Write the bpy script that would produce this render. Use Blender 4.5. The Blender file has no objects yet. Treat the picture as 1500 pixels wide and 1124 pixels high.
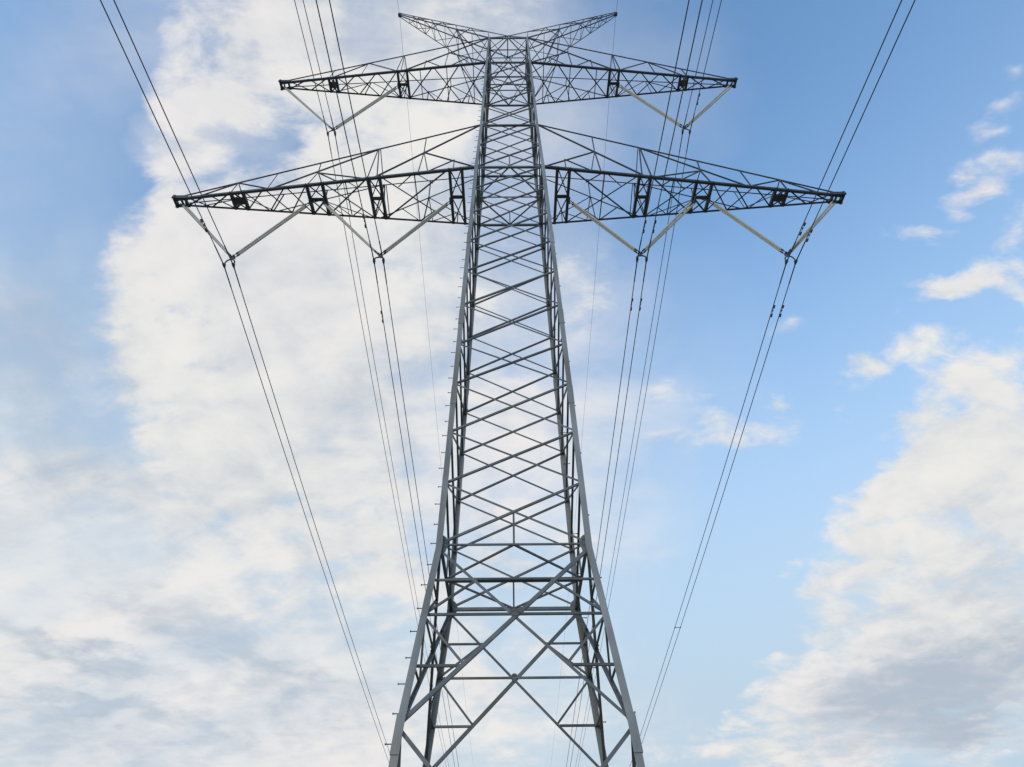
import bpy, bmesh, math, random
from mathutils import Vector, Matrix

random.seed(7)
S = bpy.context.scene
COL = S.collection
EYE = 1.6                                   # camera height above the grass

# ------------------------------------------------------------------ camera
def make_camera():
    pitch, roll, yaw = math.radians(43.1365), math.radians(0.638), math.radians(0.3577)
    head = Vector((math.sin(yaw), math.cos(yaw), 0)); right = Vector((math.cos(yaw), -math.sin(yaw), 0))
    fwd = head * math.cos(pitch) + Vector((0, 0, math.sin(pitch)))
    upv = -head * math.sin(pitch) + Vector((0, 0, math.cos(pitch)))
    r = right * math.cos(roll) - upv * math.sin(roll)
    u = right * math.sin(roll) + upv * math.cos(roll)
    cam = bpy.data.cameras.new('camera'); o = bpy.data.objects.new('camera', cam); COL.objects.link(o)
    cam.sensor_width = 36.0; cam.lens = 950.0 / 1500.0 * 36.0
    cam.clip_start = 0.05; cam.clip_end = 5000
    m = Matrix((r, u, -fwd)).transposed().to_4x4(); m.translation = Vector((-0.0841, -14.6021, EYE))
    o.matrix_world = m
    S.camera = o
make_camera()

# ------------------------------------------------------------------ sky and sun
SUN_EL, SUN_AZ = math.radians(16), math.radians(218)      # low evening sun behind the camera to the left (azimuth clockwise from +Y)
# cloud masses in the sky: (x, y) on the stereographic sky chart, two radii, angle, weight
COVER = [
    (-0.2141, 0.1491, 0.0359, 0.0287, 2.5773, 0.55),
    (-0.2305, 0.1826, 0.0353, 0.0244, 2.0528, 0.3),
    (-0.133, 0.3764, 0.1178, 0.0861, 1.7098, 0.35),
    (-0.1348, 0.5135, 0.0969, 0.0764, 1.6071, 0.35),
    (-0.1228, 0.2927, 0.1067, 0.0319, -3.0743, 0.3),
    (-0.1715, 0.1579, 0.071, 0.0517, 2.9827, 0.9),
    (-0.2082, 0.1977, 0.0462, 0.0381, 2.7808, 0.75),
    (-0.1426, 0.1936, 0.0713, 0.0568, 2.9674, 0.9),
    (-0.0931, 0.2214, 0.0859, 0.0515, 2.9949, 0.9),
    (-0.1986, 0.2143, 0.0505, 0.0274, -3.1141, 0.7),
    (-0.1219, 0.1563, 0.0546, 0.0364, 3.0741, 0.4),
    (-0.0523, 0.2158, 0.0556, 0.0375, 3.131, 0.5),
    (-0.0199, 0.1589, 0.0803, 0.029, -3.1354, 0.38),
    (-0.0629, 0.1665, 0.0614, 0.0294, -3.1376, 0.35),
    (-0.2347, 0.1823, 0.0394, 0.0244, 1.9943, 0.25),
    (-0.2194, 0.2324, 0.0344, 0.0113, -3.0525, -0.22),
    (-0.1757, 0.24, 0.0242, 0.0087, -3.0712, -0.3),
    (-0.1549, 0.2086, 0.0086, 0.0055, 3.1235, -0.3),
    (-0.105, 0.1652, 0.0278, 0.0167, 3.1174, -0.25),
    (-0.243, 0.2426, 0.0362, 0.0191, -3.0735, 0.55),
    (-0.2502, 0.2789, 0.0476, 0.0399, 3.0008, 0.8),
    (-0.1849, 0.2871, 0.1267, 0.0678, -3.0678, 0.9),
    (-0.099, 0.2732, 0.0794, 0.0466, -3.1138, 0.6),
    (-0.2229, 0.3478, 0.1148, 0.0896, -3.0623, 1.1),
    (-0.2499, 0.4317, 0.1099, 0.096, -2.8923, 1.1),
    (-0.2624, 0.5041, 0.1157, 0.0806, -2.8507, 1.0),
    (-0.1533, 0.3568, 0.1042, 0.0996, 2.0856, 0.6),
    (-0.1604, 0.459, 0.1376, 0.1088, 1.659, 0.6),
    (-0.1204, 0.5809, 0.0862, 0.0795, 1.3647, 0.6),
    (-0.1979, 0.5694, 0.1279, 0.1028, -2.8233, 0.7),
    (-0.2833, 0.3319, 0.0488, 0.0286, 1.8525, 0.5),
    (-0.2966, 0.3976, 0.0633, 0.0303, 1.7969, 0.5),
    (-0.0629, 0.3814, 0.0716, 0.0654, 1.6792, 0.3),
    (-0.0264, 0.3591, 0.0467, 0.0353, 1.6094, 0.35),
    (-0.0069, 0.4509, 0.057, 0.0506, -3.1277, 0.6),
    (0.0294, 0.6014, 0.0829, 0.0434, 3.1193, 0.75),
    (-0.0114, 0.5482, 0.0605, 0.0397, -3.1215, 0.5),
    (-0.1011, 0.5962, 0.0754, 0.072, -2.5379, 0.45),
    (-0.0337, 0.6408, 0.0843, 0.04, -3.0982, 0.35),
    (0.0671, 0.3469, 0.0576, 0.0462, 1.4874, 0.5),
    (0.0203, 0.3251, 0.0457, 0.0281, 3.1391, 0.35),
    (0.0545, 0.4951, 0.0519, 0.0259, 3.1027, 0.35),
    (0.0083, 0.695, 0.0864, 0.0531, 3.1394, 0.5),
    (-0.0214, 0.7604, 0.1177, 0.0586, -3.1079, 0.5),
    (-0.0761, 0.6517, 0.0702, 0.0597, -2.9625, 0.45),
    (-0.079, 0.731, 0.0868, 0.0588, -3.0153, 0.45),
    (0.1108, 0.7752, 0.102, 0.0385, 3.0295, 0.3),
    (0.3258, 0.241, 0.0336, 0.0277, 2.039, 0.7),
    (0.3193, 0.2565, 0.0264, 0.0149, 2.3202, 0.5),
    (0.3627, 0.2657, 0.0253, 0.0225, 1.3672, 0.8),
    (0.34, 0.3244, 0.0352, 0.017, 2.6061, 0.62),
    (0.3615, 0.3064, 0.0375, 0.0256, 2.435, 0.58),
    (0.3835, 0.3144, 0.0212, 0.0196, 0.5428, 0.5),
    (0.2991, 0.3942, 0.0253, 0.0184, 2.9395, 0.7),
    (0.3336, 0.3702, 0.0387, 0.0206, 2.361, 0.65),
    (0.3254, 0.3865, 0.0291, 0.0142, 2.9158, 0.45),
    (0.2853, 0.4161, 0.0237, 0.0118, 2.9324, 0.5),
    (0.2151, 0.4487, 0.0471, 0.0364, 2.5384, 0.42),
    (0.2299, 0.4314, 0.0229, 0.0155, 2.5577, 0.4),
    (0.2055, 0.4646, 0.033, 0.016, 2.6089, 0.4),
    (0.1432, 0.4823, 0.0374, 0.0191, 3.0283, 0.5),
    (0.1825, 0.4743, 0.0309, 0.016, 2.4537, 0.45),
    (0.2418, 0.372, 0.0317, 0.0172, 2.5893, 0.22),
    (0.3195, 0.202, 0.0203, 0.0114, 2.7583, 0.28),
    (0.3266, 0.1841, 0.019, 0.0111, 2.6491, 0.3),
    (0.3277, 0.1628, 0.014, 0.0106, -2.6532, 0.25),
    (0.3052, 0.2915, 0.0333, 0.0144, 2.889, 0.55),
    (0.2537, 0.5826, 0.0261, 0.0103, 2.3959, 0.5),
    (0.1321, 0.4267, 0.0271, 0.0216, 3.0529, 0.3),
    (0.1881, 0.4452, 0.0354, 0.0185, 3.0014, 0.35),
    (0.1638, 0.442, 0.0372, 0.0359, 1.566, 0.2),
    (0.4018, 0.4035, 0.0886, 0.0665, 2.7979, 1.2),
    (0.3526, 0.4603, 0.0738, 0.0538, 2.4049, 1.0),
    (0.3189, 0.539, 0.0649, 0.0442, 2.4658, 0.7),
    (0.3975, 0.5015, 0.1205, 0.0926, 2.6151, 1.1),
    (0.3192, 0.5775, 0.0555, 0.0339, 2.7783, 0.65),
    (0.3727, 0.5925, 0.1177, 0.0717, 2.6939, 0.8),
    (0.3052, 0.6529, 0.0786, 0.0354, 2.4914, 0.65),
    (0.2774, 0.6866, 0.0611, 0.0299, 2.5241, 0.6),
    (0.4351, 0.6123, 0.1307, 0.0639, 2.3713, 1.1),
    (0.3562, 0.6753, 0.1373, 0.0522, 2.5975, 0.9),
    (0.2431, 0.75, 0.098, 0.0334, 2.7095, 0.8),
    (0.3028, 0.7564, 0.1067, 0.0238, 2.7603, 0.5),
    (0.3142, 0.7403, 0.1294, 0.0484, 2.8046, 0.6),
    (0.4467, 0.6825, 0.1099, 0.0393, 2.6582, 0.5),
    (0.417, 0.5455, 0.0688, 0.0123, 2.527, -0.6),
    (0.3717, 0.4377, 0.0206, 0.0102, 2.6086, -0.8),
    (0.349, 0.5206, 0.0341, 0.008, 2.4611, -0.4),
    (0.4656, 0.6703, 0.0803, 0.0093, 2.4237, -0.6),
    (0.3529, 0.5736, 0.0357, 0.0069, 2.4614, -0.3),
    (0.3187, 0.4758, 0.0278, 0.0093, 2.4903, -0.3),
    (0.425, 0.473, 0.0469, 0.0404, 1.7001, 0.5),
    (0.3837, 0.463, 0.0788, 0.0689, 2.5417, 0.4),
    (0.3909, 0.6369, 0.1306, 0.0508, 2.5196, 0.5),
]
VEIL = [
    (0.4195, 0.6444, 0.1908, 0.0828, 2.4998, 0.95),
    (0.4448, 0.5829, 0.09, 0.072, 1.9974, 0.5),
    (-0.3621, 0.3363, 0.0969, 0.0921, 2.5595, 0.3),
    (-0.1082, 0.3609, 0.1512, 0.1033, 1.69, 0.5),
    (-0.2174, 0.2335, 0.06, 0.033, -3.0971, 0.8),
    (-0.004, 0.4829, 0.2321, 0.194, 1.5783, 0.4),
    (-0.3696, 0.3183, 0.0623, 0.0511, -3.0437, 0.3),
    (-0.4127, 0.4467, 0.1339, 0.1222, 1.2326, 0.95),
    (-0.3516, 0.53, 0.1617, 0.1075, -2.7193, 0.8),
    (-0.4279, 0.5953, 0.2105, 0.1354, -2.5511, 1.1),
    (-0.3016, 0.6489, 0.2481, 0.1356, -2.7739, 1.0),
    (-0.3416, 0.7254, 0.3121, 0.1067, -2.763, 1.0),
    (-0.165, 0.7397, 0.1981, 0.1276, -2.8962, 0.8),
    (-0.0309, 0.5213, 0.249, 0.2313, 1.5483, 0.5),
    (0.0081, 0.7543, 0.2203, 0.1045, 3.1406, 0.45),
    (-0.0458, 0.2807, 0.1632, 0.1263, 3.1334, 0.5),
    (-0.0579, 0.1625, 0.241, 0.1185, -2.9651, 0.55),
    (-0.0854, 0.1576, 0.1204, 0.0738, 3.1145, 0.4),
    (-0.3337, 0.2504, 0.1583, 0.0941, 1.9963, 0.2),
    (-0.1619, 0.4214, 0.2133, 0.1876, 1.6984, 0.6),
    (-0.2434, 0.1568, 0.1057, 0.0625, 3.0895, 0.25),
    (0.0958, 0.4294, 0.1613, 0.1594, 1.4944, 0.2),
    (0.4025, 0.5498, 0.1392, 0.1138, 2.3781, 0.4),
]
SHADE = [
    (-0.3463, 0.2625, 0.1259, 0.0628, 1.9574, 0.25),
    (0.4391, 0.6673, 0.1149, 0.0271, 2.5223, 0.2),
    (-0.3452, 0.6603, 0.1883, 0.0149, -2.5461, 0.2),
    (-0.3556, 0.3601, 0.1248, 0.098, 1.8946, 0.3),
    (-0.4417, 0.6706, 0.1241, 0.0162, -2.5461, 0.25),
    (-0.2873, 0.6855, 0.1059, 0.0131, -2.6249, 0.25),
    (-0.3501, 0.5815, 0.0961, 0.0136, -2.418, 0.25),
    (-0.3533, 0.3223, 0.0947, 0.0843, 2.1546, 0.25),
    (0.4314, 0.6519, 0.1603, 0.0492, 2.5192, 0.2),
    (-0.2813, 0.6353, 0.1318, 0.0414, -2.4429, 0.35),
    (-0.4026, 0.5998, 0.1263, 0.012, -2.4432, 0.35),
    (-0.3387, 0.701, 0.1668, 0.0127, -2.6032, 0.4),
    (-0.4345, 0.63, 0.0887, 0.0098, -2.523, 0.35),
    (-0.229, 0.6845, 0.1368, 0.0136, -2.6709, 0.35),
    (-0.3572, 0.3823, 0.1217, 0.0731, 1.8429, 0.35),
    (-0.3368, 0.4843, 0.0623, 0.0331, -2.2279, 0.25),
    (0.4185, 0.6385, 0.1518, 0.0491, 2.466, 0.25),
    (-0.4005, 0.5375, 0.0633, 0.0225, -2.5432, -0.3),
    (-0.3331, 0.6581, 0.0748, 0.0147, -2.634, -0.3),
    (-0.3938, 0.5812, 0.115, 0.012, -2.402, -0.25),
    (-0.2709, 0.3124, 0.1381, 0.0284, 1.8245, -0.15),
    (-0.2805, 0.629, 0.1116, 0.0356, -2.4423, 0.35),
    (-0.3937, 0.6098, 0.088, 0.0164, -2.4317, 0.35),
    (-0.3654, 0.64, 0.0738, 0.014, -2.4676, 0.25),
    (-0.4079, 0.661, 0.0927, 0.0167, -2.582, 0.35),
    (-0.2046, 0.7127, 0.0981, 0.0311, -2.6898, 0.4),
    (-0.1584, 0.6421, 0.0834, 0.0766, -2.4291, 0.25),
    (-0.3745, 0.3774, 0.0884, 0.0819, -2.8658, 0.3),
    (-0.3621, 0.458, 0.0758, 0.0454, -2.5605, 0.3),
    (-0.1473, 0.3988, 0.1163, 0.1138, 2.9875, 0.2),
    (-0.1319, 0.4815, 0.0956, 0.0749, 1.6308, 0.15),
    (-0.1987, 0.3628, 0.0649, 0.0344, -3.0165, 0.15),
    (-0.2185, 0.2382, 0.0416, 0.0143, -3.0516, 0.25),
    (-0.2139, 0.5991, 0.0772, 0.0514, -2.8658, 0.2),
    (0.4041, 0.6508, 0.173, 0.0497, 2.4916, 0.45),
    (0.4528, 0.5981, 0.0825, 0.0367, 2.3643, 0.35),
    (0.3332, 0.6831, 0.0841, 0.0261, 2.5598, 0.35),
    (0.448, 0.6569, 0.1138, 0.0187, 2.4876, 0.4),
    (0.4306, 0.5387, 0.0842, 0.0324, 2.4204, 0.4),
    (0.4034, 0.5056, 0.0646, 0.0407, 2.7069, 0.2),
    (0.2987, 0.4871, 0.0332, 0.0244, 2.8252, 0.1),
    (-0.0677, 0.1664, 0.0943, 0.042, -3.1338, 0.1),
    (-0.0675, 0.2799, 0.0649, 0.0524, 3.1138, 0.25),
    (-0.0038, 0.4573, 0.0509, 0.0508, -2.8746, 0.1),
    (0.0226, 0.6148, 0.0696, 0.0267, 3.1278, 0.15),
]


def make_world():
    w = bpy.data.worlds.new('World'); S.world = w; w.use_nodes = True
    nt = w.node_tree; N = nt.nodes; L = nt.links
    N.clear()
    def n(t, **k):
        x = N.new(t)
        for a, b in k.items(): setattr(x, a, b)
        return x
    def val(x, i, v):
        if hasattr(v, 'is_output') or isinstance(v, bpy.types.NodeSocket): L.new(v, x.inputs[i])
        else: x.inputs[i].default_value = v
    def math_(op, a, b=0.0, c=0.0, clamp=False):
        x = n('ShaderNodeMath', operation=op); x.use_clamp = clamp
        val(x, 0, a); val(x, 1, b)
        if op in ('MULTIPLY_ADD', 'SMOOTH_MIN', 'SMOOTH_MAX'): val(x, 2, c)
        return x.outputs[0]
    def vmath(op, a, b=None, scale=None):
        x = n('ShaderNodeVectorMath', operation=op); val(x, 0, a)
        if b is not None: val(x, 1, b)
        if scale is not None: x.inputs['Scale'].default_value = scale
        return x.outputs[0]
    def noise(vec, scale, detail=4.0, rough=0.55, color=False, dist=0.0):
        x = n('ShaderNodeTexNoise'); L.new(vec, x.inputs['Vector'])
        x.inputs['Scale'].default_value = scale; x.inputs['Detail'].default_value = detail
        x.inputs['Roughness'].default_value = rough; x.inputs['Distortion'].default_value = dist
        return x.outputs['Color' if color else 'Fac']
    def smooth(x, lo, hi, a=0.0, b=1.0):
        m = n('ShaderNodeMapRange', interpolation_type='SMOOTHSTEP'); val(m, 0, x)
        m.inputs[1].default_value = lo; m.inputs[2].default_value = hi; m.inputs[3].default_value = a; m.inputs[4].default_value = b
        return m.outputs[0]
    def mix(f, a, b):
        m = n('ShaderNodeMix', data_type='RGBA'); val(m, 0, f); val(m, 6, a); val(m, 7, b)
        return m.outputs[2]
    tc = n('ShaderNodeTexCoord').outputs['Generated']
    d = vmath('NORMALIZE', tc)
    sep = n('ShaderNodeSeparateXYZ'); L.new(d, sep.inputs[0])
    z1 = math_('ADD', math_('MAXIMUM', sep.outputs[2], -0.2), 1.0)
    cq = n('ShaderNodeCombineXYZ')
    L.new(math_('DIVIDE', sep.outputs[0], z1), cq.inputs[0]); L.new(math_('DIVIDE', sep.outputs[1], z1), cq.inputs[1])
    q = cq.outputs[0]                                       # stereographic sky coordinate, zenith at the origin
    zp = math_('ADD', math_('MAXIMUM', sep.outputs[2], 0.0), 0.12)
    cp = n('ShaderNodeCombineXYZ')
    L.new(math_('DIVIDE', sep.outputs[0], zp), cp.inputs[0]); L.new(math_('DIVIDE', sep.outputs[1], zp), cp.inputs[1])
    cp.inputs[2].default_value = 3.7
    pl = cp.outputs[0]                                      # flat cloud-layer coordinate: features flatten towards the horizon
    # ragged edges
    w1 = vmath('SUBTRACT', noise(pl, 2.2, 3.0, 0.5, True), (0.5, 0.5, 0.5))
    w2 = vmath('SUBTRACT', noise(pl, 8.0, 4.0, 0.6, True), (0.5, 0.5, 0.5))
    qw = vmath('ADD', vmath('ADD', q, vmath('SCALE', w1, scale=0.10)), vmath('SCALE', w2, scale=0.05))
    flat = n('ShaderNodeVectorMath', operation='MULTIPLY'); L.new(qw, flat.inputs[0]); flat.inputs[1].default_value = (1, 1, 0)
    qw = flat.outputs[0]
    def field(lst, coord):
        acc = None
        for (bx, by, ra, rb, ang, s) in lst:
            mp = n('ShaderNodeMapping', vector_type='TEXTURE'); L.new(coord, mp.inputs['Vector'])
            mp.inputs['Location'].default_value = (bx, by, 0); mp.inputs['Rotation'].default_value = (0, 0, ang)
            mp.inputs['Scale'].default_value = (ra, rb, 1)
            g = n('ShaderNodeTexGradient', gradient_type='SPHERICAL'); L.new(mp.outputs[0], g.inputs[0])
            acc = math_('MULTIPLY', g.outputs['Fac'], s) if acc is None else math_('MULTIPLY_ADD', g.outputs['Fac'], s, acc)
        return acc
    cover = field(COVER, qw)
    shade = field(SHADE, qw)
    fine = noise(pl, 5.0, 7.0, 0.6, dist=0.3)
    big = noise(pl, 1.5, 4.0, 0.5)
    mpf = n('ShaderNodeMapping'); L.new(q, mpf.inputs['Vector'])
    mpf.inputs['Rotation'].default_value = (0, 0, math.radians(25)); mpf.inputs['Scale'].default_value = (1.0, 1.9, 1.0)
    frag = noise(mpf.outputs[0], 17.0, 6.0, 0.6, dist=0.25)
    # streaky veil noise
    mpv = n('ShaderNodeMapping'); L.new(q, mpv.inputs['Vector'])
    mpv.inputs['Rotation'].default_value = (0, 0, math.radians(-20)); mpv.inputs['Scale'].default_value = (1.2, 5.0, 1.0)
    streak = noise(mpv.outputs[0], 3.0, 5.0, 0.55, dist=0.4)
    gate = smooth(cover, 0.0, 0.28)                        # no stray puffs in the clear part
    nz = math_('ADD', math_('MULTIPLY', math_('SUBTRACT', fine, 0.5), 1.3), math_('MULTIPLY', math_('SUBTRACT', frag, 0.5), 2.9))
    dens = math_('MULTIPLY_ADD', nz, gate, cover)
    dens = math_('ADD', dens, math_('MULTIPLY', math_('SUBTRACT', big, 0.5), 0.2))
    dens = smooth(dens, 0.08, 1.05)
    veil = field(VEIL, qw)
    veil = math_('MULTIPLY', veil, math_('MULTIPLY_ADD', math_('SUBTRACT', fine, 0.5), 1.6, 1.0))
    veil = math_('MULTIPLY', math_('MINIMUM', veil, 0.95), smooth(streak, 0.2, 0.75, 0.55, 1.15), clamp=True)
    # cloud brightness: sunlit tops, grey undersides
    mott = noise(q, 9.0, 5.0, 0.6, dist=0.5)
    toward = vmath('ADD', pl, (-0.035, -0.03, 0.0))          # relief: the side of each billow that faces the low sun
    relief = math_('SUBTRACT', fine, noise(toward, 5.0, 7.0, 0.6, dist=0.3))
    br = math_('SUBTRACT', math_('MULTIPLY_ADD', math_('SUBTRACT', fine, 0.5), 0.8, 0.86), shade)
    br = math_('ADD', br, math_('MULTIPLY', math_('SUBTRACT', streak, 0.5), math_('MULTIPLY_ADD', veil, 1.3, 0.3)))
    br = math_('ADD', br, math_('MULTIPLY', math_('SUBTRACT', frag, 0.5), 0.5))
    br = math_('ADD', br, math_('MULTIPLY', math_('SUBTRACT', mott, 0.5), 0.6))
    br = math_('ADD', br, math_('MULTIPLY', math_('SUBTRACT', big, 0.5), 0.5))
    br = math_('MULTIPLY_ADD', relief, 0.9, br)
    br = smooth(br, -0.2, 1.2)
    CS = CLOUD_GAIN
    lit = mix(smooth(noise(q, 3.3, 2.0, 0.5), 0.35, 0.65), (0.85*CS, 0.84*CS, 0.815*CS, 1), (0.85*CS, 0.826*CS, 0.825*CS, 1))
    ccol = mix(br, (0.455*CS, 0.525*CS, 0.615*CS, 1), lit)
    sky = n('ShaderNodeTexSky', sky_type='NISHITA'); sky.sun_disc = False
    sky.sun_elevation = SUN_EL; sky.sun_rotation = SUN_AZ
    sky.air_density = 1.0; sky.dust_density = 1.0; sky.ozone_density = 1.5
    skyc = n('ShaderNodeVectorMath', operation='MULTIPLY'); L.new(sky.outputs[0], skyc.inputs[0]); skyc.inputs[1].default_value = (0.95, 1.06, 1.12)
    hs = n('ShaderNodeHueSaturation'); L.new(skyc.outputs[0], hs.inputs['Color'])
    hs.inputs['Saturation'].default_value = SKY_SAT; hs.inputs['Value'].default_value = SKY_VAL; hs.inputs['Hue'].default_value = SKY_HUE
    hz = smooth(sep.outputs[2], 0.22, 0.95, 1.0, 0.06)      # paler air low down
    base = mix(hz, hs.outputs[0], (0.52*CS, 0.66*CS, 0.785*CS, 1))
    c1 = mix(veil, base, ccol)
    c2 = mix(dens, c1, ccol)
    bg = n('ShaderNodeBackground'); L.new(c2, bg.inputs[0]); bg.inputs[1].default_value = SKY_STRENGTH
    out = n('ShaderNodeOutputWorld'); L.new(bg.outputs[0], out.inputs[0])
    w.cycles.sampling_method = 'MANUAL'; w.cycles.sample_map_resolution = 512
SKY_STRENGTH, CLOUD_GAIN, SKY_SAT, SKY_VAL, SKY_HUE = 0.12, 8.33, 1.10, 2.78, 0.5
make_world()

sl = bpy.data.lights.new('sun', 'SUN'); so = bpy.data.objects.new('sun', sl); COL.objects.link(so)
sl.energy = 0.55; sl.angle = math.radians(10); sl.color = (1.0, 0.90, 0.78)
sd = Vector((math.sin(SUN_AZ) * math.cos(SUN_EL), math.cos(SUN_AZ) * math.cos(SUN_EL), math.sin(SUN_EL)))
so.rotation_euler = sd.to_track_quat('Z', 'Y').to_euler(); so.location = sd * 80

S.view_settings.view_transform = 'Standard'; S.view_settings.look = 'None'
S.view_settings.exposure = 0.0; S.view_settings.gamma = 1.0; S.view_settings.use_curve_mapping = False

# ------------------------------------------------------------------ materials
def principled(name, rough, metal, build):
    m = bpy.data.materials.new(name); m.use_nodes = True
    nt = m.node_tree; b = nt.nodes['Principled BSDF']
    b.inputs['Roughness'].default_value = rough; b.inputs['Metallic'].default_value = metal
    build(nt, b)
    return m
def mottled(c1, c2, scale, c3=None, s3=0.0, detail=5.0, stretch=(1, 1, 1), tint=0.0):
    def f(nt, b):
        L = nt.links
        tc = nt.nodes.new('ShaderNodeTexCoord'); mp = nt.nodes.new('ShaderNodeMapping'); mp.inputs['Scale'].default_value = stretch
        L.new(tc.outputs['Object'], mp.inputs[0])
        no = nt.nodes.new('ShaderNodeTexNoise'); no.inputs['Scale'].default_value = scale; no.inputs['Detail'].default_value = detail
        L.new(mp.outputs[0], no.inputs['Vector'])
        cr = nt.nodes.new('ShaderNodeValToRGB'); cr.color_ramp.elements[0].position = 0.3; cr.color_ramp.elements[1].position = 0.7
        cr.color_ramp.elements[0].color = (*c1, 1); cr.color_ramp.elements[1].color = (*c2, 1)
        L.new(no.outputs['Fac'], cr.inputs[0]); last = cr.outputs[0]
        if c3:
            n2 = nt.nodes.new('ShaderNodeTexNoise'); n2.inputs['Scale'].default_value = s3; n2.inputs['Detail'].default_value = 3
            L.new(tc.outputs['Object'], n2.inputs['Vector'])
            r2 = nt.nodes.new('ShaderNodeValToRGB'); r2.color_ramp.elements[0].position = 0.55; r2.color_ramp.elements[1].position = 0.72
            L.new(n2.outputs['Fac'], r2.inputs[0])
            mx = nt.nodes.new('ShaderNodeMix'); mx.data_type = 'RGBA'; L.new(r2.outputs[0], mx.inputs[0]); L.new(last, mx.inputs[6])
            mx.inputs[7].default_value = (*c3, 1); last = mx.outputs[2]
        if tint:
            oi = nt.nodes.new('ShaderNodeObjectInfo'); mr = nt.nodes.new('ShaderNodeMapRange')
            mr.inputs[3].default_value = 1 - tint; mr.inputs[4].default_value = 1 + tint
            L.new(oi.outputs['Random'], mr.inputs[0])
            vm = nt.nodes.new('ShaderNodeVectorMath'); vm.operation = 'SCALE'
            L.new(last, vm.inputs[0]); L.new(mr.outputs[0], vm.inputs['Scale']); last = vm.outputs[0]
        L.new(last, b.inputs['Base Color'])
    return f
M_STEEL = principled('galvanised_steel', 0.55, 0.2, mottled((0.12, 0.124, 0.124), (0.20, 0.20, 0.195), 2.2, (0.16, 0.13, 0.10), 0.5, tint=0.3))
M_LEG = principled('leg_steel', 0.55, 0.2, mottled((0.215, 0.21, 0.20), (0.40, 0.39, 0.37), 2.0, (0.25, 0.20, 0.15), 0.4, 6.0, (1, 1, 0.3), 0.06))
M_ARM = principled('dark_arm_steel', 0.6, 0.2, mottled((0.05, 0.054, 0.06), (0.10, 0.10, 0.105), 2.5, (0.085, 0.065, 0.055), 0.8, tint=0.2))  # darker grey than the leg and body steel
M_BOLT = principled('zinc_bolt', 0.5, 0.5, mottled((0.12, 0.125, 0.13), (0.2, 0.2, 0.2), 6))
M_CABLE = principled('weathered_aluminium_cable', 0.55, 0.3, mottled((0.05, 0.052, 0.055), (0.085, 0.085, 0.085), 3))
M_INS = principled('grey_silicone', 0.45, 0.0, mottled((0.60, 0.53, 0.42), (0.70, 0.64, 0.53), 3, detail=3))
M_FIT = principled('forged_fitting', 0.5, 0.4, mottled((0.06, 0.06, 0.065), (0.11, 0.11, 0.11), 8))
M_CONC = principled('concrete', 0.9, 0.0, mottled((0.28, 0.27, 0.25), (0.42, 0.41, 0.39), 4))
M_GRASS = principled('bounce_grass', 0.95, 0.0, mottled((0.15, 0.14, 0.095), (0.25, 0.23, 0.175), 0.6, (0.28, 0.255, 0.20), 0.08))  # unseen ground, paled to throw light onto the steel undersides

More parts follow.
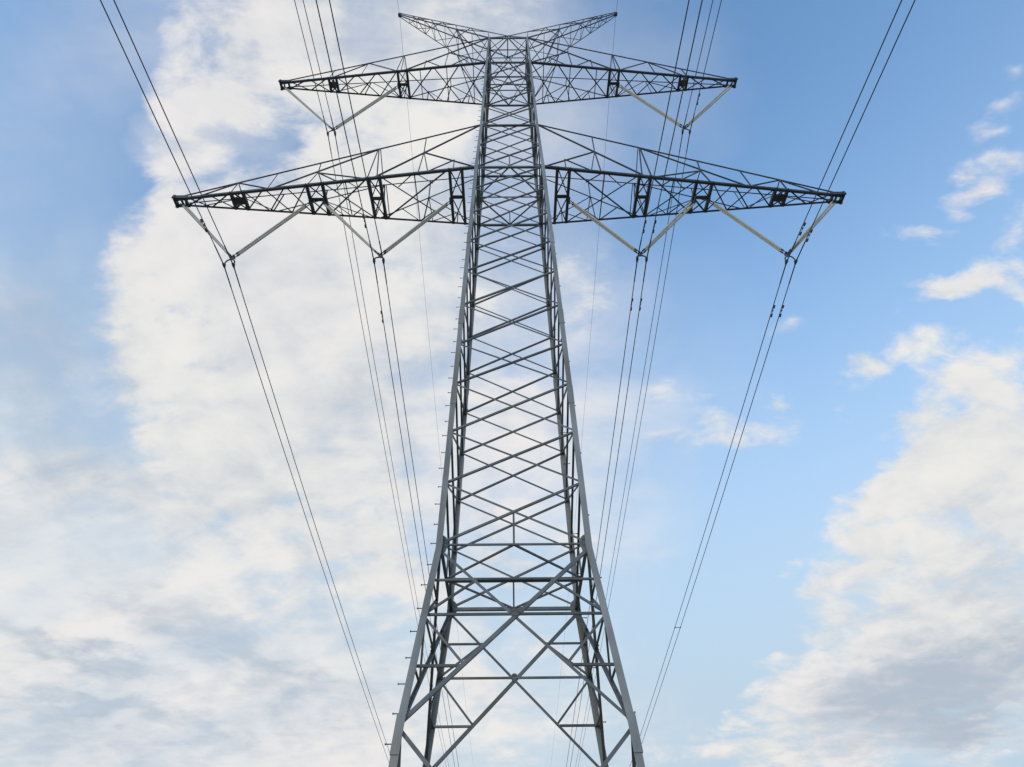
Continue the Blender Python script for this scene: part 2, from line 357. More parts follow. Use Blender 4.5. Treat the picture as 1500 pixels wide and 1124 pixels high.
# ------------------------------------------------------------------ mesh helpers
class MB:
    def __init__(self): self.v = []; self.f = []
    def quadstrip(self, ringA, ringB, closed=True):
        n = len(ringA)
        for i in range(n if closed else n - 1):
            j = (i + 1) % n
            self.f.append((ringA[i], ringA[j], ringB[j], ringB[i]))
    def prism(self, prof, p, q, ex, ey, ex2=None, ey2=None):
        """sweep a closed 2D profile from p to q; ex, ey are the profile axes"""
        a = len(self.v)
        for (x, y) in prof: self.v.append(tuple(p + ex * x + ey * y))
        ex2 = ex2 or ex; ey2 = ey2 or ey
        for (x, y) in prof: self.v.append(tuple(q + ex2 * x + ey2 * y))
        n = len(prof); A = list(range(a, a + n)); B = list(range(a + n, a + 2 * n))
        self.quadstrip(A, B); self.f.append(tuple(reversed(A))); self.f.append(tuple(B))
    def ell(self, p, q, size, n_out, lower=True, t=None, flip_ref=None):
        """angle section p->q: one flange flat in the plane whose outward normal is n_out, the other standing inward
        from its lower (or upper) edge"""
        p = Vector(p); q = Vector(q); d = (q - p).normalized(); n_out = Vector(n_out)
        n_out = (n_out - d * n_out.dot(d)).normalized(); m = n_out.cross(d).normalized()
        ref = Vector((0, 0, 1)) if flip_ref is None else Vector(flip_ref)
        if m.dot(ref) < 0: m = -m                       # m points up
        if not lower: m = -m
        t = t or max(0.006, size * 0.1); h = size / 2
        prof = [(-h, 0), (h, 0), (h, -t), (-h + t, -t), (-h + t, -size), (-h, -size)]
        self.prism(prof, p, q, m, n_out)
        return self
    def tube(self, pts, r, sides=6, cap=True):
        pts = [Vector(p) for p in pts]; rings = []
        up = Vector((0.3, 0.2, 1)).normalized(); rr = r if hasattr(r, '__len__') else [r] * len(pts)
        for i, p in enumerate(pts):
            d = (pts[min(i + 1, len(pts) - 1)] - pts[max(i - 1, 0)]).normalized()
            x = up.cross(d)
            if x.length < 1e-3: x = Vector((1, 0, 0)).cross(d)
            x.normalize(); y = d.cross(x)
            a = len(self.v)
            for k in range(sides):
                t = 2 * math.pi * k / sides
                self.v.append(tuple(p + (x * math.cos(t) + y * math.sin(t)) * rr[i]))
            rings.append(list(range(a, a + sides)))
        for A, B in zip(rings, rings[1:]): self.quadstrip(A, B)
        if cap: self.f.append(tuple(reversed(rings[0]))); self.f.append(tuple(rings[-1]))
        return self
    def box(self, c, ex, ey, ez):
        """box by centre and half-axis vectors"""
        c = Vector(c); ex, ey, ez = Vector(ex), Vector(ey), Vector(ez)
        p = c - ez; self.prism([(-1, -1), (1, -1), (1, 1), (-1, 1)], c - ez, c + ez, ex, ey); return self
    def plate(self, poly, n, t):
        """flat plate from a polygon of points, thickness t along n"""
        n = Vector(n).normalized(); a = len(self.v); k = len(poly)
        for s in (-t / 2, t / 2):
            for p in poly: self.v.append(tuple(Vector(p) + n * s))
        A = list(range(a, a + k)); B = list(range(a + k, a + 2 * k))
        self.quadstrip(A, B); self.f.append(tuple(reversed(A))); self.f.append(tuple(B)); return self
    def build(self, name, mat, parent=None, smooth=False):
        me = bpy.data.meshes.new(name); me.from_pydata([tuple(v) for v in self.v], [], self.f)
        me.materials.append(mat); bm = bmesh.new(); bm.from_mesh(me); bmesh.ops.recalc_face_normals(bm, faces=bm.faces)
        bm.to_mesh(me); bm.free()
        if smooth:
            for p in me.polygons: p.use_smooth = True
        o = bpy.data.objects.new(name, me); COL.objects.link(o)
        if parent: o.parent = parent
        return o
def tag(o, label=None, cat=None, group=None, kind=None):
    for k, v in (('label', label), ('category', cat), ('group', group), ('kind', kind)):
        if v: o[k] = v
    return o
def empty(name, loc, label, cat, group=None):
    o = bpy.data.objects.new(name, None); o.location = loc; o.empty_display_size = 0.5; COL.objects.link(o)
    return tag(o, label, cat, group)

# ------------------------------------------------------------------ ground (below the frame; it lights the undersides)
g = MB(); g.v = [(-3000, -3000, 0), (3000, -3000, 0), (3000, 3000, 0), (-3000, 3000, 0)]; g.f = [(0, 1, 2, 3)]
tag(g.build('ground', M_GRASS), 'unseen meadow under the pylon, paled to bounce light upward', kind='structure')

# ------------------------------------------------------------------ the lattice tower
ZS = [0.0, 5.08, 8.865, 26.135, 30.108, 37.636, 41.36]
WS = [4.82, 4.181, 3.354, 2.780, 2.544, 2.334, 2.187]
def wid(z):
    for (a, b, wa, wb) in zip(ZS, ZS[1:], WS, WS[1:]):
        if z <= b: return wa + (wb - wa) * (z - a) / (b - a)
    return WS[-1]
def corner(sx, sy, z): h = wid(z) / 2; return Vector((sx * h, sy * h, z))
ZK, ZA, ZB, ZC, ZD, ZE = ZS[1:]

tower = empty('transmission_tower', (0, 0, 0), 'grey steel lattice pylon with two tiers of crossarms and V-shaped top horns', 'pylon')

# legs: heavy angles, heel outwards, one mesh per leg, with lapped splice covers and gussets as sub-parts
def leg(sx, sy):
    mb = MB()
    for (z0, z1) in zip(ZS, ZS[1:]):
        size = 0.142 if z0 < ZB - 1 else 0.130
        if z0 > ZC - 1: size = 0.115
        t = 0.016
        prof = [(0, 0), (size, 0), (size, t), (t, t), (t, size), (0, size)]
        prof = [(x - 0.035, y - 0.035) for x, y in prof]
        ex = Vector((-sx, 0, 0)); ey = Vector((0, -sy, 0))
        zz0 = z0 - (0.12 if z0 > 0 else 0)
        mb.prism(prof, corner(sx, sy, zz0) if z0 > 0 else corner(sx, sy, 0), corner(sx, sy, z1), ex, ey)
    lo = mb.build('leg', M_LEG, tower)
    f = MB(); c = corner(sx, sy, 0)
    f.prism([(math.cos(a) * 0.45, math.sin(a) * 0.45) for a in [i * math.pi / 6 for i in range(12)]], Vector((c.x, c.y, -0.3)), Vector((c.x, c.y, 0.35)), Vector((1, 0, 0)), Vector((0, 1, 0)))
    f.build('concrete_footing', M_CONC, lo)
    # splice covers: a second, larger angle lapped round the heel
    for zc in (ZK - 0.18, 13.35, 16.6, 20.9, 33.9):
        s = MB(); size = 0.11; t = 0.012; e = 0.051
        prof = [(-e, -e), (size, -e), (size, -e + t), (-e + t, -e + t), (-e + t, size), (-e, size)]
        s.prism(prof, corner(sx, sy, zc - 0.33), corner(sx, sy, zc + 0.33), Vector((-sx, 0, 0)), Vector((0, -sy, 0)))
        s.build('splice_cover', M_LEG, lo)
    # gusset plates where the bracing lands
    for zc, a in ((ZA, 0.26), (15.58, 0.13), (ZB, 0.2), (ZC, 0.12), (ZD, 0.15)):
        for ax in (0, 1):
            s = MB(); c = corner(sx, sy, zc); n = Vector((0, sy, 0)) if ax == 0 else Vector((sx, 0, 0))
            u = Vector((-sx, 0, 0)) if ax == 0 else Vector((0, -sy, 0)); k = Vector((0, 0, 1))
            c = c - n * 0.010 + u * 0.03
            s.plate([c + k * a, c + u * a * 0.55 + k * a * 0.55, c + u * a * 0.75, c + u * a * 0.55 - k * a * 0.75, c - k * a * 1.25], n, 0.012)
            if zc < 10 or zc > 20:
                for (bu, bk) in ((.15, .55), (.15, .2), (.15, -.2), (.15, -.6), (.42, .3), (.42, -.25), (.55, .05)):
                    pb = c + u * a * bu + k * a * bk; s.tube([pb + n * 0.004, pb + n * 0.022], 0.014, 6)
            s.build('gusset_plate', M_STEEL, lo)
    return lo
legs = {(sx, sy): leg(sx, sy) for sx in (-1, 1) for sy in (-1, 1)}
legs[(-1, -1)]['label'] = 'left leg on the camera side, carrying step bolts'

# step bolts up the near left leg and the far right leg
def bolt(c, u, length, parent):
    b = MB(); b.tube([c, c + u * length], 0.010, 6); b.tube([c + u * length, c + u * (length + 0.016)], 0.019, 6)
    b.build('step_bolt', M_BOLT, parent)
z = 3.2; k = 0
while z < 38.5:
    sy = -1; c = corner(-1, -1, z)
    if k % 2: bolt(c + Vector((0.035, -0.0, 0)), Vector((-1, 0.0, 0)), 0.19, legs[(-1, -1)])
    else: bolt(c + Vector((0.035, 0.045, 0)), Vector((-1, 0, 0)), 0.17, legs[(-1, -1)])
    z += 0.515; k += 1
for z in (6.2, 7.4, 8.6, 9.8, 11.0, 12.2, 13.4, 14.6, 17.0, 19.4):
    bolt(corner(1, 1, z) - Vector((0.035, 0, 0)), Vector((1, 0, 0)), 0.19, legs[(1, 1)])
for z in (5.25, 8.0, 9.6, 11.4, 13.0, 14.7, 16.4, 18.2, 20.0, 22.4):
    bolt(corner(1, -1, z) - Vector((0.035, -0.05, 0)), Vector((1, 0, 0)), 0.10, legs[(1, -1)])

# bracing, one group of members per face
NODES = [ZA, 10.52, 12.11, 13.84, 15.50, 17.24, 19.02, 20.83, 22.66, 24.40, ZB]
NODES = [ZA, 10.50, 12.10, 13.82, 15.45, 17.25, 19.02, 20.80, 22.66, 24.42, ZB]
UP1 = [ZB, 28.10, ZC]
UP2 = [ZC, 32.06, 33.92, 35.76, ZD]
class Face:
    def __init__(self, name, ax, s, label):
        self.ax, self.s = ax, s; self.n = Vector((0, s, 0)) if ax == 0 else Vector((s, 0, 0))
        self.root = None
        self.name = name; self.label = label
    def P(self, t, z, depth=0.0):
        """point on the face: t in -1..1 from one leg to the other, at height z"""
        h = wid(z) / 2
        return (Vector((t * h, self.s * h, z)) if self.ax == 0 else Vector((self.s * h, t * h, z))) - self.n * depth
    def inset(self, z): return 1 - 0.05 / wid(z)
    def bar(self, mb, t0, z0, t1, z1, size, lower=True, depth=0.015):
        mb.ell(self.P(t0, z0, depth), self.P(t1, z1, depth), size, -self.n if self.ax == 0 and self.s > 0 else self.n, lower)
    def put(self, mb, name):
        if self.root is None:
            self.root = mb.build(name, M_STEEL, self.face_parent)
            return self.root
        return mb.build(name, M_STEEL, self.face_parent)
def build_face(name, ax, s, label):
    F = Face(name, ax, s, label)
    fe = MB()
    # the waist horizontal is the face's own mesh; all other members hang from it
    F.bar(fe, -1, ZA - 0.02, 1, ZA - 0.02, 0.04 if (ax == 0 and s < 0) else 0.08, True, 0.02)
    root = fe.build('face_bracing', M_STEEL, tower); root['label'] = label
    F.face_parent = root; F.root = root
    def xpan(z0, z1, size, names='cross_brace'):
        mb = MB()
        near = True
        F.bar(mb, -1, z0, 1, z1, size, near, 0.012)
        F.bar(mb, -1, z1, 1, z0, size, not near, 0.012 + size * 0.18)
        mb.build(names, M_STEEL, root)
    def horiz(z, size, lower=True, t0=-1, t1=1):
        mb = MB(); F.bar(mb, t0, z, t1, z, size, lower, 0.022); mb.build('horizontal_strut', M_STEEL, root)
    def redundant(t0, z0, t1, z1, size=0.045):
        mb = MB(); F.bar(mb, t0, z0, t1, z1, size, True, 0.03); mb.build('redundant_strut', M_STEEL, root)
    for a, b in zip(NODES, NODES[1:]): xpan(a, b, 0.053)
    for a, b in zip(UP1, UP1[1:]): xpan(a, b, 0.053)
    for a, b in zip(UP2, UP2[1:]): xpan(a, b, 0.05)
    # hangers from crossing to horizontal
    for z0, z1 in ((NODES[0], NODES[1]), (UP1[0], UP1[1])):
        w0, w1 = wid(z0), wid(z1); zx = z0 + (z1 - z0) * w0 / (w0 + w1)
        mb = MB(); mb.ell(F.P(0, z0, 0.03), F.P(0, zx, 0.03), 0.045, F.n, True, flip_ref=(1, 1, 0)); mb.build('hanger', M_STEEL, root)
    for z in (ZB, ZC, ZD, ZE): horiz(z, 0.085 if z < ZE else 0.07)
    # big X between kink and waist
    w0, w1 = wid(ZK), wid(ZA); zx = ZK + (ZA - ZK) * w0 / (w0 + w1)
    mb = MB(); F.bar(mb, -1, ZK, 1, ZA - 0.1, 0.076, True, 0.012); F.bar(mb, -1, ZA - 0.1, 1, ZK, 0.06, False, 0.03); mb.build('cross_brace', M_STEEL, root)
    def diag_t(z, up):      # |t| of the X members at height z
        f = (z - ZK) / (ZA - ZK); xk, xa = -wid(ZK) / 2, wid(ZA) / 2
        return abs((xk + (xa - xk) * f) / (wid(z) / 2))
    horiz(zx, 0.048, True)
    zl = ZK + 0.50 * (zx - ZK); zu = zx + 0.47 * (ZA - zx)
    zl2 = ZK + 0.52 * (zx - ZK)
    for sg in (-1, 1):
        redundant(sg, zl, sg * diag_t(zl, 0), zl, 0.05)
        redundant(sg, zu, sg * diag_t(zu, 0), zu, 0.045)
        redundant(sg, zx, sg * diag_t(zl2, 0), zl2, 0.045)
        redundant(sg, zx, sg * diag_t(zu, 0), zu, 0.045)
    g_ = MB(); c = F.P(0, zx, 0.008); u = Vector((1, 0, 0)) if ax == 0 else Vector((0, 1, 0)); kz = Vector((0, 0, 1))
    g_.plate([c - u * 0.11 + kz * 0.015, c - u * 0.035 + kz * 0.10, c + u * 0.035 + kz * 0.10, c + u * 0.11 + kz * 0.015, c + u * 0.045 - kz * 0.09, c - u * 0.045 - kz * 0.09], F.n, 0.012)
    for (bu, bk) in ((-.05, .045), (.05, .045), (-.035, -.05), (.035, -.05), (0, .07), (-.085, .015), (.085, .015)):
        pb = c + u * bu + kz * bk; g_.tube([pb + F.n * 0.004, pb + F.n * 0.024], 0.013, 6)
    g_.build('gusset_plate', M_STEEL, root)
    # leg extension below the kink
    mb = MB(); F.bar(mb, -1, ZK - 0.05, 1, 0.35, 0.068, True, 0.012); F.bar(mb, 1, ZK - 0.05, -1, 0.35, 0.068, False, 0.03); mb.build('cross_brace', M_STEEL, root)
    zm = 2.9
    def dt(zq):
        f = (zq - 0.35) / (ZK - 0.4); x = -wid(0.35) / 2 + (wid(0.35) + wid(ZK)) / 2 * f
        return abs(x / (wid(zq) / 2))
    for sg in (-1, 1):
        redundant(sg, 3.9, sg * dt(3.9), 3.9); redundant(sg, 1.5, sg * dt(1.5), 1.5)
    # bridge panel: V and post under the top
    zc = (ZD + ZE) / 2
    mb = MB(); F.bar(mb, -1, ZD, 0, ZE, 0.05, True, 0.012); F.bar(mb, 1, ZD, 0, ZE, 0.05, True, 0.012); mb.build('cross_brace', M_STEEL, root)
    mb = MB(); F.bar(mb, -1, zc, 1, zc, 0.045, True, 0.03); mb.build('horizontal_strut', M_STEEL, root)
    mb = MB(); F.bar(mb, -1, ZE, 0, ZD, 0.045, False, 0.03); F.bar(mb, 1, ZE, 0, ZD, 0.045, False, 0.03); mb.build('cross_brace', M_STEEL, root)
    return root
build_face('front', 0, -1, 'lattice bracing of the near face')
build_face('back', 0, 1, 'lattice bracing of the far face')
build_face('left', 1, -1, 'lattice bracing of the left face')
build_face('right', 1, 1, 'lattice bracing of the right face')

# plan bracing inside the body: mid beam plus diamond
def diaphragm(z, beam, dia, dz=0.0, double=False):
    h = wid(z) / 2 - 0.03; z = z + dz; mb = MB()
    mb.ell((-h, 0, z), (h, 0, z), beam, (0, -1, 0), True)
    if double: mb.ell((-h, 0.012, z), (h, 0.012, z), beam, (0, 1, 0), True)
    r = mb.build('plan_beam', M_STEEL, tower)
    for (a, b) in (((-h, 0), (0, -h)), ((0, -h), (h, 0)), ((h, 0), (0, h)), ((0, h), (-h, 0))):
        m = MB(); m.ell((a[0], a[1], z - 0.02), (b[0], b[1], z - 0.02), dia, (0, 0, -1), True, flip_ref=(0, 1, 0)); m.build('plan_diagonal', M_STEEL, r)
diaphragm(ZA, 0.088, 0.042, -0.03, True)
diaphragm(ZB, 0.04, 0.05, -0.03)
diaphragm(ZD, 0.05, 0.05, -0.03)
diaphragm(ZE, 0.04, 0.045, -0.03)

# crossarms
def crossarm(sg, z0, w0, zt, L, ztop, wtop, beams, bays, nodes, label):
    """sg side; bottom chords leave the body at half width w0/2, height z0 and meet at the tip (L, zt)"""
    ht, xb, xt = 0.16, w0 / 2, wtop / 2
    def bot(x, sy): f = (x - xb) / (L - xb); return Vector((sg * x, sy * (xb + (ht - xb) * f), z0 + (zt - z0) * f))
    def top(x, sy): f = (x - xt) / (L - xt); return Vector((sg * x, sy * (xt + (ht - xt) * f), ztop + (zt + 0.06 - ztop) * f))
    def sec(x): return x
    mb = MB(); mb.ell(bot(xb, -1), bot(L - 0.02, -1), 0.110, (0, -1, 0), True, 0.011)
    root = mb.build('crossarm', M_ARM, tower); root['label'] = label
    def part(m, name, mat=M_ARM): return m.build(name, mat, root)
    m = MB(); m.ell(bot(xb, 1), bot(L - 0.02, 1), 0.09, (0, 1, 0), True, 0.011); part(m, 'bottom_chord')
    for sy in (-1, 1):
        m = MB(); m.ell(top(xt, sy), top(L - 0.25, sy), 0.046, (0, sy, 0), True, 0.007); part(m, 'top_chord')
    # twin transverse hanger beams
    for i, x in enumerate(beams):
        m = MB(); a, b = bot(x, -1), bot(x, 1)
        wd = 0.075
        for dx in (-1, 1):
            pass
        t = 0.011; hh = 0.075; bw = 0.065
        bw = 0.056; prof = [(-bw, hh), (bw, hh), (bw, -hh), (bw - t, -hh), (bw - t, hh - t), (-bw + t, hh - t), (-bw + t, -hh), (-bw, -hh)]
        prof = [(x_, -y_) for x_, y_ in prof]
        m.prism(prof, a + Vector((0, -0.01, 0.02)), b + Vector((0, 0.01, 0.02)), Vector((sg, 0, 0)), Vector((0, 0, 1)))
        part(m, 'hanger_beam')
    # small lacing and clevis plates between the twin beams
    for x0, x1 in zip(beams[::2], beams[1::2]):
        m = MB(); a0, b0 = bot(x0, -1), bot(x0, 1); a1, b1 = bot(x1, -1), bot(x1, 1)
        mid0, mid1 = (a0 + b0) / 2, (a1 + b1) / 2
        m.ell(a0, mid1, 0.04, (0, 0, -1), True, flip_ref=(0, 1, 0)); m.ell(a1, mid0, 0.04, (0, 0, -1), True, flip_ref=(0, 1, 0))
        m.ell(mid0, b1, 0.04, (0, 0, -1), True, flip_ref=(0, 1, 0)); m.ell(mid1, b0, 0.04, (0, 0, -1), True, flip_ref=(0, 1, 0))
        part(m, 'beam_lacing')
        m = MB(); m.box((mid0 + mid1) / 2 + Vector((0, 0, -0.02)), Vector(((x0 - x1) / 2, 0, 0)), Vector((0, 0.16 if x0 == beams[0] else 0.07, 0)), Vector((0, 0, 0.03))); part(m, 'hanger_plate')
    # bottom-plane lattice per bay
    for (x0, x1, n, red) in bays:
        for i in range(n):
            xa, xc = x0 + (x1 - x0) * i / n, x0 + (x1 - x0) * (i + 1) / n
            m = MB(); s_ = 0.053
            m.ell(bot(xa, -1), bot(xc, 1), s_, (0, 0, -1), True, flip_ref=(0, 1, 0))
            m.ell(bot(xa, 1) + Vector((0, 0, 0.012)), bot(xc, -1) + Vector((0, 0, 0.012)), s_, (0, 0, -1), False, flip_ref=(0, 1, 0))
            part(m, 'plan_cross_brace')
            if red:
                xm = (xa + xc) / 2 ; m = MB(); cr = bot(xm, -1)
                m.ell(bot(xm, -1), bot(xm, 1), 0.042, (0, 0, -1), True, flip_ref=(1, 0, 0))
                if n == 1:
                    q1, q2 = (xa * 3 + xc) / 4, (xa + 3 * xc) / 4
                    for sy in (-1, 1):
                        for xq, xe in ((q1, xa), (q2, xc)):
                            e0, e1 = bot(xe, sy), bot(xm, 0); mid = (e0 + e1) / 2
                            m.ell(bot(xm, sy), mid, 0.038, (0, 0, -1), True, flip_ref=(1, 0, 0))
                part(m, 'redundant_strut')
    # side faces (front and back) triangulation between top and bottom chords
    for sy in (-1, 1):
        for (k0, x0, z_0, k1, x1, z_1, sz) in nodes:
            def pt(k, x, frac):
                if k == 'b': return bot(x, sy)
                if k == 't': return top(x, sy)
                return bot(x, sy) * (1 - frac) + top(x, sy) * frac
            m = MB(); a, b = pt(k0, x0, z_0), pt(k1, x1, z_1)
            ref = (0, 0, 1) if abs(a.x - b.x) > 0.4 else (1, 0, 0)
            m.ell(a - Vector((0, sy * 0.012, 0)), b - Vector((0, sy * 0.012, 0)), sz, (0, sy, 0), True, flip_ref=ref)
            part(m, 'side_brace')
    # tip box: end channel, side cheeks, inner cross plate
    m = MB(); e = Vector((sg, 0, 0))
    m.box((sg * (L + 0.01), 0.0, zt + 0.02), e * 0.045, Vector((0, 0.26, 0)), Vector((0, 0, 0.10)))
    m.box((sg * (L - 0.42), 0.0, zt + 0.03), e * 0.035, Vector((0, 0.22, 0)), Vector((0, 0, 0.075)))
    for sy in (-1, 1):
        m.box((sg * (L - 0.22), sy * 0.215, zt + 0.03), e * 0.32, Vector((0, 0.012, 0)), Vector((0, 0, 0.10)))
    part(m, 'tip_frame')
    return root
LOWN = [  # kind, x, frac ; kind, x, frac ; size
    ('t', 1.30, 0, 'b', 5.60, 0, .055), ('m', 3.66, .56, 't', 3.68, 0, .045), ('m', 3.66, .56, 'b', 3.75, 0, .045), ('m', 3.66, .56, 'b', 3.35, 0, .04),
    ('m', 3.66, .56, 'b', 1.42, 0, .05), ('m', 2.3, .22, 'b', 2.3, 0, .04), ('m', 2.3, .22, 'b', 3.4, 0, .04),
    ('t', 5.75, 0, 'b', 5.85, 0, .05), ('t', 5.72, 0, 'b', 5.45, 0, .05), ('t', 5.66, 0, 'b', 5.20, 0, .04),
    ('t', 5.75, 0, 'b', 9.90, 0, .05), ('m', 8.10, .52, 't', 8.15, 0, .045), ('m', 8.10, .52, 'b', 8.35, 0, .045), ('m', 8.10, .52, 'b', 7.75, 0, .045),
    ('m', 8.10, .52, 'b', 5.95, 0, .045), ('m', 8.10, .52, 'b', 7.1, 0, .042), ('t', 9.90, 0, 'b', 10.05, 0, .04),
    ('t', 11.50, 0, 'b', 9.95, 0, .045), ('t', 11.5, 0, 'b', 11.6, 0, .045), ('t', 11.5, 0, 'b', 11.15, 0, .045), ('t', 11.5, 0, 'b', 13.0, 0, .045)]
UPN = [
    ('t', 1.12, 0, 'b', 5.60, 0, .055), ('m', 3.3, .67, 't', 3.4, 0, .045), ('m', 3.3, .67, 'b', 3.4, 0, .045), ('m', 3.3, .67, 'b', 1.2, 0, .05),
    ('m', 2.2, .28, 'b', 2.25, 0, .04), ('m', 2.2, .28, 'b', 3.1, 0, .04), ('m', 4.5, .42, 'b', 4.5, 0, .04), ('m', 4.5, .42, 'b', 3.6, 0, .038),
    ('t', 5.85, 0, 'b', 6.0, 0, .05), ('t', 5.8, 0, 'b', 5.45, 0, .05), ('t', 5.8, 0, 'b', 5.75, 0, .04),
    ('b', 5.95, 0, 't', 7.7, 0, .045), ('t', 7.7, 0, 'b', 9.5, 0, .045), ('t', 7.75, 0, 'b', 7.9, 0, .04), ('t', 9.5, 0, 'b', 9.65, 0, .04)]
for sg, wd in ((-1, 'left'), (1, 'right')):
    crossarm(sg, ZB, wid(ZB), 25.85, 13.98, ZC, wid(ZC), (11.6, 11.1, 8.4, 7.75, 5.82, 5.35, 2.46, 1.95),
             ((11.6, 13.55, 2, False), (8.4, 11.1, 3, False), (5.82, 7.75, 1, True), (2.46, 5.35, 1, True)), LOWN, 'long lower crossarm on the %s' % wd)
    crossarm(sg, ZD, wid(ZD), 37.60, 12.34, ZE, wid(ZE), (9.7, 9.3, 5.95, 5.45),
             ((9.7, 11.9, 2, False), (5.95, 9.3, 3, False), (1.17, 5.45, 3, True)), UPN, 'shorter upper crossarm on the %s' % wd)
# cross tie seen inside the lower arm's root
# earth-wire horns: four chords converging on the tip, rising from the body top
ZR = 43.0
ridge = {sy: Vector((0, sy * 0.62, ZR)) for sy in (-1, 1)}
m = MB(); m.ell(ridge[-1], ridge[1], 0.06, (1, 0, 0), True)
for sy in (-1, 1):
    for sx in (-1, 1):
        m.ell(ridge[sy], corner(sx, sy, ZE), 0.055, (0, sy, 0), True)
ro = m.build('top_frame', M_STEEL, tower)
def horn(sg):
    tip = Vector((sg * 7.13, 0, 48.72)); r = None
    chords = {}
    for sy in (-1, 1):
        chords['lo', sy] = (corner(sg, sy, ZE), tip + Vector((0, sy * 0.10, -0.12)))
        chords['hi', sy] = (ridge[sy], tip + Vector((0, sy * 0.10, 0.06)))
    def c(k, sy, f): a, b = chords[k, sy]; return a + (b - a) * f
    for key, (a, b) in chords.items():
        mb = MB(); mb.ell(a, b, 0.058 if key[0] == 'lo' else 0.05, (0, key[1], 0), key[0] == 'lo')
        if r is None:
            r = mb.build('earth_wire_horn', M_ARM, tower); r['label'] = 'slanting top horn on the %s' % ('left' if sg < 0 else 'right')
        else: mb.build('chord', M_ARM, r)
    n = 8; fs = [i / n * 0.93 for i in range(n + 1)]
    fs = [0, .17, .32, .46, .58, .69, .79, .88]
    for i, (f0, f1) in enumerate(zip(fs, fs[1:])):
        for sy in (-1, 1):          # side faces: zigzag between low and high chord
            mb = MB()
            if i % 2 == 0: mb.ell(c('lo', sy, f0), c('hi', sy, f1), 0.033, (0, sy, 0), True)
            else: mb.ell(c('hi', sy, f0), c('lo', sy, f1), 0.033, (0, sy, 0), True)
            mb.build('lattice_strut', M_ARM, r)
        for kk in ('lo', 'hi'):     # under and upper faces
            mb = MB(); a, b = (-1, 1) if i % 2 == 0 else (1, -1)
            mb.ell(c(kk, a, f0), c(kk, b, f1), 0.033, (0, 0, -1), True, flip_ref=(0, 1, 0)); mb.build('lattice_strut', M_ARM, r)
        mb = MB(); mb.ell(c('lo', -1, f1), c('lo', 1, f1), 0.03, (0, 0, -1), True, flip_ref=(1, 0, 0)); mb.build('lattice_strut', M_ARM, r)
    # knee struts from the upper crossarm root to the horn's lower chord
    for sy in (-1, 1):
        mb = MB(); h = wid(ZD) / 2; mb.ell(Vector((sg * (h + 0.75), sy * (h - 0.05), ZD + 0.05)), c('lo', sy, 0.34), 0.055, (0, sy, 0), True); mb.build('knee_strut', M_ARM, r)
        mb = MB(); mb.ell(corner(sg, sy, ZD), c('lo', sy, 0.34), 0.04, (0, sy, 0), True); mb.build('knee_strut', M_ARM, r)
    mb = MB(); mb.box(tip + Vector((0, 0, -0.03)), Vector((0.10, 0, 0)), Vector((0, 0.11, 0)), Vector((0, 0, 0.09))); mb.build('tip_bracket', M_FIT, r)
for sg in (-1, 1): horn(sg)

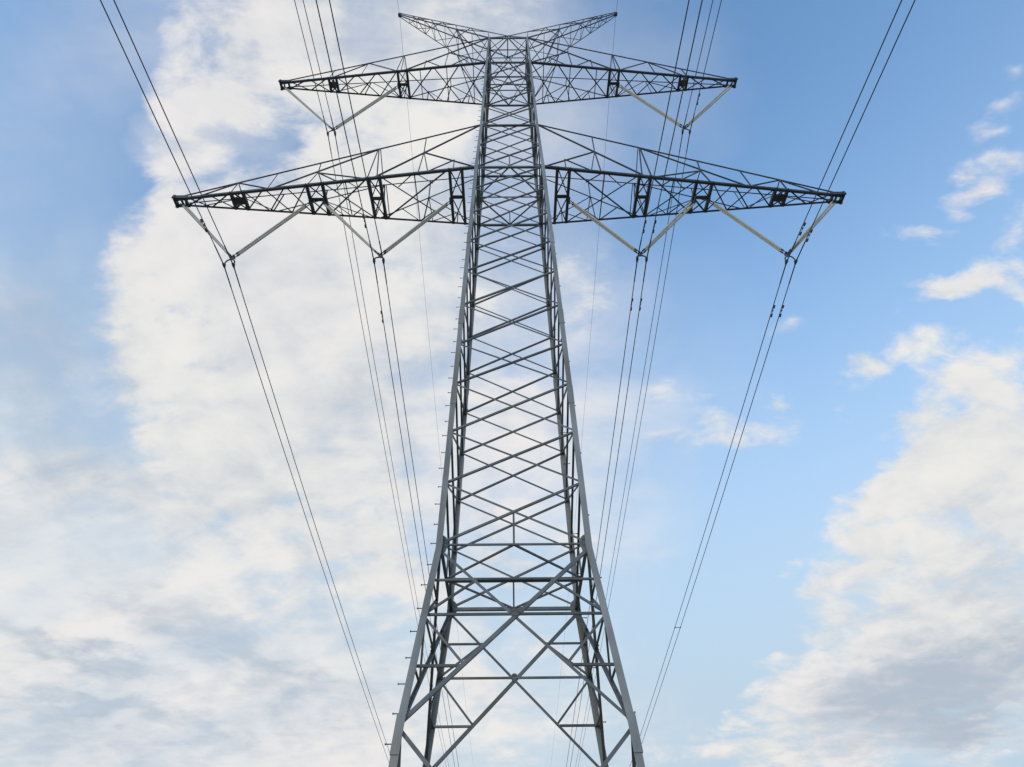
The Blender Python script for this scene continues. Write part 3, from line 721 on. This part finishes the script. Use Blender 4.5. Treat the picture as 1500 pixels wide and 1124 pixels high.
# ------------------------------------------------------------------ V-string insulators
def vset(sg, x_out, x_in, x_mid, z_att, z_hub, z_wire, label, horn_arm=None):
    hub = Vector((sg * x_mid, 0, z_hub))
    root = empty('v_string_insulator', hub, label, 'insulator', 'V-string insulators under the crossarms')
    loc = lambda v: Vector(v) - hub
    for x_a, sgn in ((x_out, 1), (x_in, -1)):
        a0 = Vector((sg * x_a, 0, z_att))
        for sy in (-1, 1):
            if sgn > 0: off0, off1 = Vector((sy * 0.066, sy * 0.03, 0)), Vector((sy * 0.03, sy * 0.04, 0))
            else: off0, off1 = Vector((0, sy * 0.05, 0)), Vector((0, sy * 0.049, 0))
            a = loc(a0 + off0); b = loc(hub + off1 + Vector((sg * sgn * 0.05, 0, 0.02)))
            d = (b - a).normalized(); ln = (b - a).length
            s = a + d * 0.28; e = b - d * 0.22; n = int((e - s).length / 0.058); pts = []; rr = []
            for i in range(n):
                p = s + (e - s) * (i / n); q = s + (e - s) * ((i + 0.55) / n)
                big = 0.047 if i % 2 else 0.042
                pts += [p, p + (q - p) * 0.5, q]; rr += [0.034, big, 0.035]
            m = MB(); m.tube(pts, rr, 10); ro_ = m.build('insulator_rod', M_INS, root, True)
            m = MB(); m.tube([a, s - d * 0.07, s - d * 0.069, s + d * 0.03], [0.018, 0.018, 0.038, 0.038], 8); m.build('end_fitting', M_FIT, ro_)
            m = MB(); m.tube([e - d * 0.03, e + d * 0.08, e + d * 0.081, b], [0.036, 0.036, 0.018, 0.018], 8); m.build('end_fitting', M_FIT, ro_)
        # hanger strap under the arm
        m = MB(); aa = loc(a0); m.box(aa + Vector((0, 0, 0.06)), Vector((0.03, 0, 0)), Vector((0, 0.15, 0)), Vector((0, 0, 0.04))); m.build('hanger_strap', M_FIT, root)
    # arcing horns near the hub
    for sgn in (-1, 1):
        if horn_arm and sgn not in horn_arm: continue
        xa = x_out if sgn > 0 else x_in
        d = (Vector((sg * xa, 0, z_att)) - hub).normalized()
        side = Vector((0, -1, 0)); dn = Vector((0, 0, -1))
        m = MB(); b = d * 0.25; m.tube([b, b + dn * 0.10 + side * 0.06, b + dn * 0.11 + side * 0.06 + d * 0.75, b + d * 0.78 + dn * 0.02], 0.011, 6); m.build('arcing_horn', M_FIT, root)
    # yoke: hub plate and arched bar carrying the two clamps
    m = MB(); m.plate([(-0.075, 0, 0.07), (0.075, 0, 0.07), (0.05, 0, -0.13), (-0.05, 0, -0.13)], (0, 1, 0), 0.05)
    for sx in (-1, 1): m.tube([(sx * 0.05, -0.09, 0.02), (sx * 0.05, 0.09, 0.02)], 0.03, 8)
    m.build('hub_plate', M_FIT, root)
    zc = z_wire - z_hub
    m = MB(); pts = []
    for i in range(13):
        t = math.pi * i / 12; pts.append(Vector((-0.175 * math.cos(t), 0, zc + 0.13 + (-0.16 - zc + 0.05 - 0.02) * 0 + math.sin(t) * (abs(zc) - 0.27))))
    m.tube(pts, 0.028, 8); m.build('yoke_bar', M_FIT, root)
    for sx in (-1, 1):
        m = MB(); x = sx * 0.175
        m.tube([(x, 0, zc + 0.15), (x, 0, zc + 0.03)], 0.024, 8)
        m.tube([(x, -0.13, zc - 0.02), (x, -0.08, zc - 0.008), (x, 0, zc), (x, 0.08, zc - 0.008), (x, 0.13, zc - 0.02)], [0.024, 0.04, 0.052, 0.04, 0.024], 8)
        m.box((x, 0, zc + 0.05), (0.042, 0, 0), (0, 0.05, 0), (0, 0, 0.03))
        m.build('suspension_clamp', M_FIT, root)
    return root
V_OUT = dict(x_out=13.66, x_in=8.36, x_mid=10.50, z_att=25.68, z_hub=21.92, z_wire=21.42)
V_IN = dict(x_out=7.78, x_in=2.50, x_mid=4.94, z_att=25.72, z_hub=22.0, z_wire=21.62)
V_UP = dict(x_out=12.10, x_in=5.98, x_mid=8.58, z_att=37.35, z_hub=32.36, z_wire=31.88)
for sg, wd in ((-1, 'left'), (1, 'right')):
    vset(sg, **V_OUT, label='V-shaped insulator pair at the outer %s end of the long lower crossarm' % wd, horn_arm=(-1,) if sg < 0 else (1,))
    vset(sg, **V_IN, label='V-shaped insulator pair under the lower crossarm, just %s of the lattice body' % wd, horn_arm=(0,))
    vset(sg, **V_UP, label='V-shaped insulator pair under the tip of the upper crossarm on the %s' % wd, horn_arm=(0,))

# ------------------------------------------------------------------ conductors and earth wires
SPAN = 340.0
def sagz(y, slope):
    a = abs(y); k = slope if y > 0 else slope - 0.03        # the span towards the camera hangs a little flatter
    return -k * a + k * a * a / SPAN
def conductor(x, z0, slope, r, label, cat, group, name='conductor', dampers=(), spacers=(), xs=0.0):
    root = empty(name, (x, 0, z0), label, cat, group)
    ys = [-SPAN + i * 20 for i in range(int((SPAN - 40) / 20))]
    ys = sorted(set([s * v for s in (-1, 1) for v in ([0, 0.3, 1, 2, 3.5, 5, 7, 9, 11, 13, 16, 20, 25, 30, 36, 43, 50, 60, 70, 85, 100] + list(range(120, 341, 20)))]))
    m = MB(); m.tube([(0, y, sagz(y, slope)) for y in ys], r, 8); m.build('cable', M_CABLE, root, True)
    if r > 0.012:
        m = MB(); m.tube([(0, y, sagz(y, slope)) for y in (-0.95, -0.5, 0, 0.5, 0.95)], r + 0.006, 8); m.build('armour_rods', M_CABLE, root, True)
    for y in dampers:
        s = MB(); zz = sagz(y, slope); dr = Vector((0, 1, -slope if y > 0 else slope - 0.03)).normalized(); c = Vector((0, y, zz))
        s.box(c + Vector((0, 0, -0.04)), (0.018, 0, 0), (0, 0.022, 0), (0, 0, 0.06))
        cc = c + Vector((0, 0, -0.10)); s.tube([cc - dr * 0.24, cc + dr * 0.24], 0.008, 6)
        s.tube([cc - dr * 0.28, cc - dr * 0.27, cc - dr * 0.15, cc - dr * 0.13], [0.022, 0.034, 0.034, 0.02], 8)
        s.tube([cc + dr * 0.13, cc + dr * 0.15, cc + dr * 0.27, cc + dr * 0.28], [0.02, 0.034, 0.034, 0.022], 8)
        s.build('vibration_damper', M_FIT, root)
    for y in spacers:
        s = MB(); c = Vector((0, y, sagz(y, slope)))
        s.tube([c, c + Vector((xs, 0, 0))], 0.018, 6)
        for q in (0, xs): s.tube([c + Vector((q, -0.06, 0)), c + Vector((q, 0.06, 0))], 0.034, 8)
        s.build('bundle_spacer', M_FIT, root)
    return root
NM = {-1: 'left', 1: 'right'}
SETS = (('outer', V_OUT, 'at the lower crossarm tip'), ('inner', V_IN, 'nearest the body under the lower crossarm'), ('top', V_UP, 'under the upper crossarm'))
for nm, V, where in SETS:
    for sg in (-1, 1):
        for sub in (-1, 1):
            x = sg * V['x_mid'] + sub * 0.175
            dm = {('outer', 1): (2.1, -1.6) if sub < 0 else (2.1, -1.3), ('inner', 1): (1.9, -1.6), ('inner', -1): (2.4, -1.9) if sub < 0 else (), ('outer', -1): (-1.9,) if sub < 0 else (), ('top', 1): (-1.7,) if sub > 0 else (), ('top', -1): ()}[nm, sg]
            sp = (26.0, 76.0, 130.0, -40.0, -95.0) if sub < 0 else ()
            if not (nm == 'outer' and sg == 1): sp = tuple(v + 11 for v in sp if v > 60 or v < 0)
            conductor(x, V['z_wire'], 0.128 if nm != 'top' else 0.136, 0.0165,
                      'dark %s cable of the pair %s on the %s' % (NM[sub], where, NM[sg]), 'power line', 'paired power cables', 'conductor', dm, sp, 0.35)
for sg in (-1, 1):
    conductor(sg * 7.13, 48.60, 0.215, 0.009, 'thin earth wire running over the %s horn tip at the top of the pylon' % NM[sg], 'earth wire', 'earth wires at the horn tips', 'earth_wire')
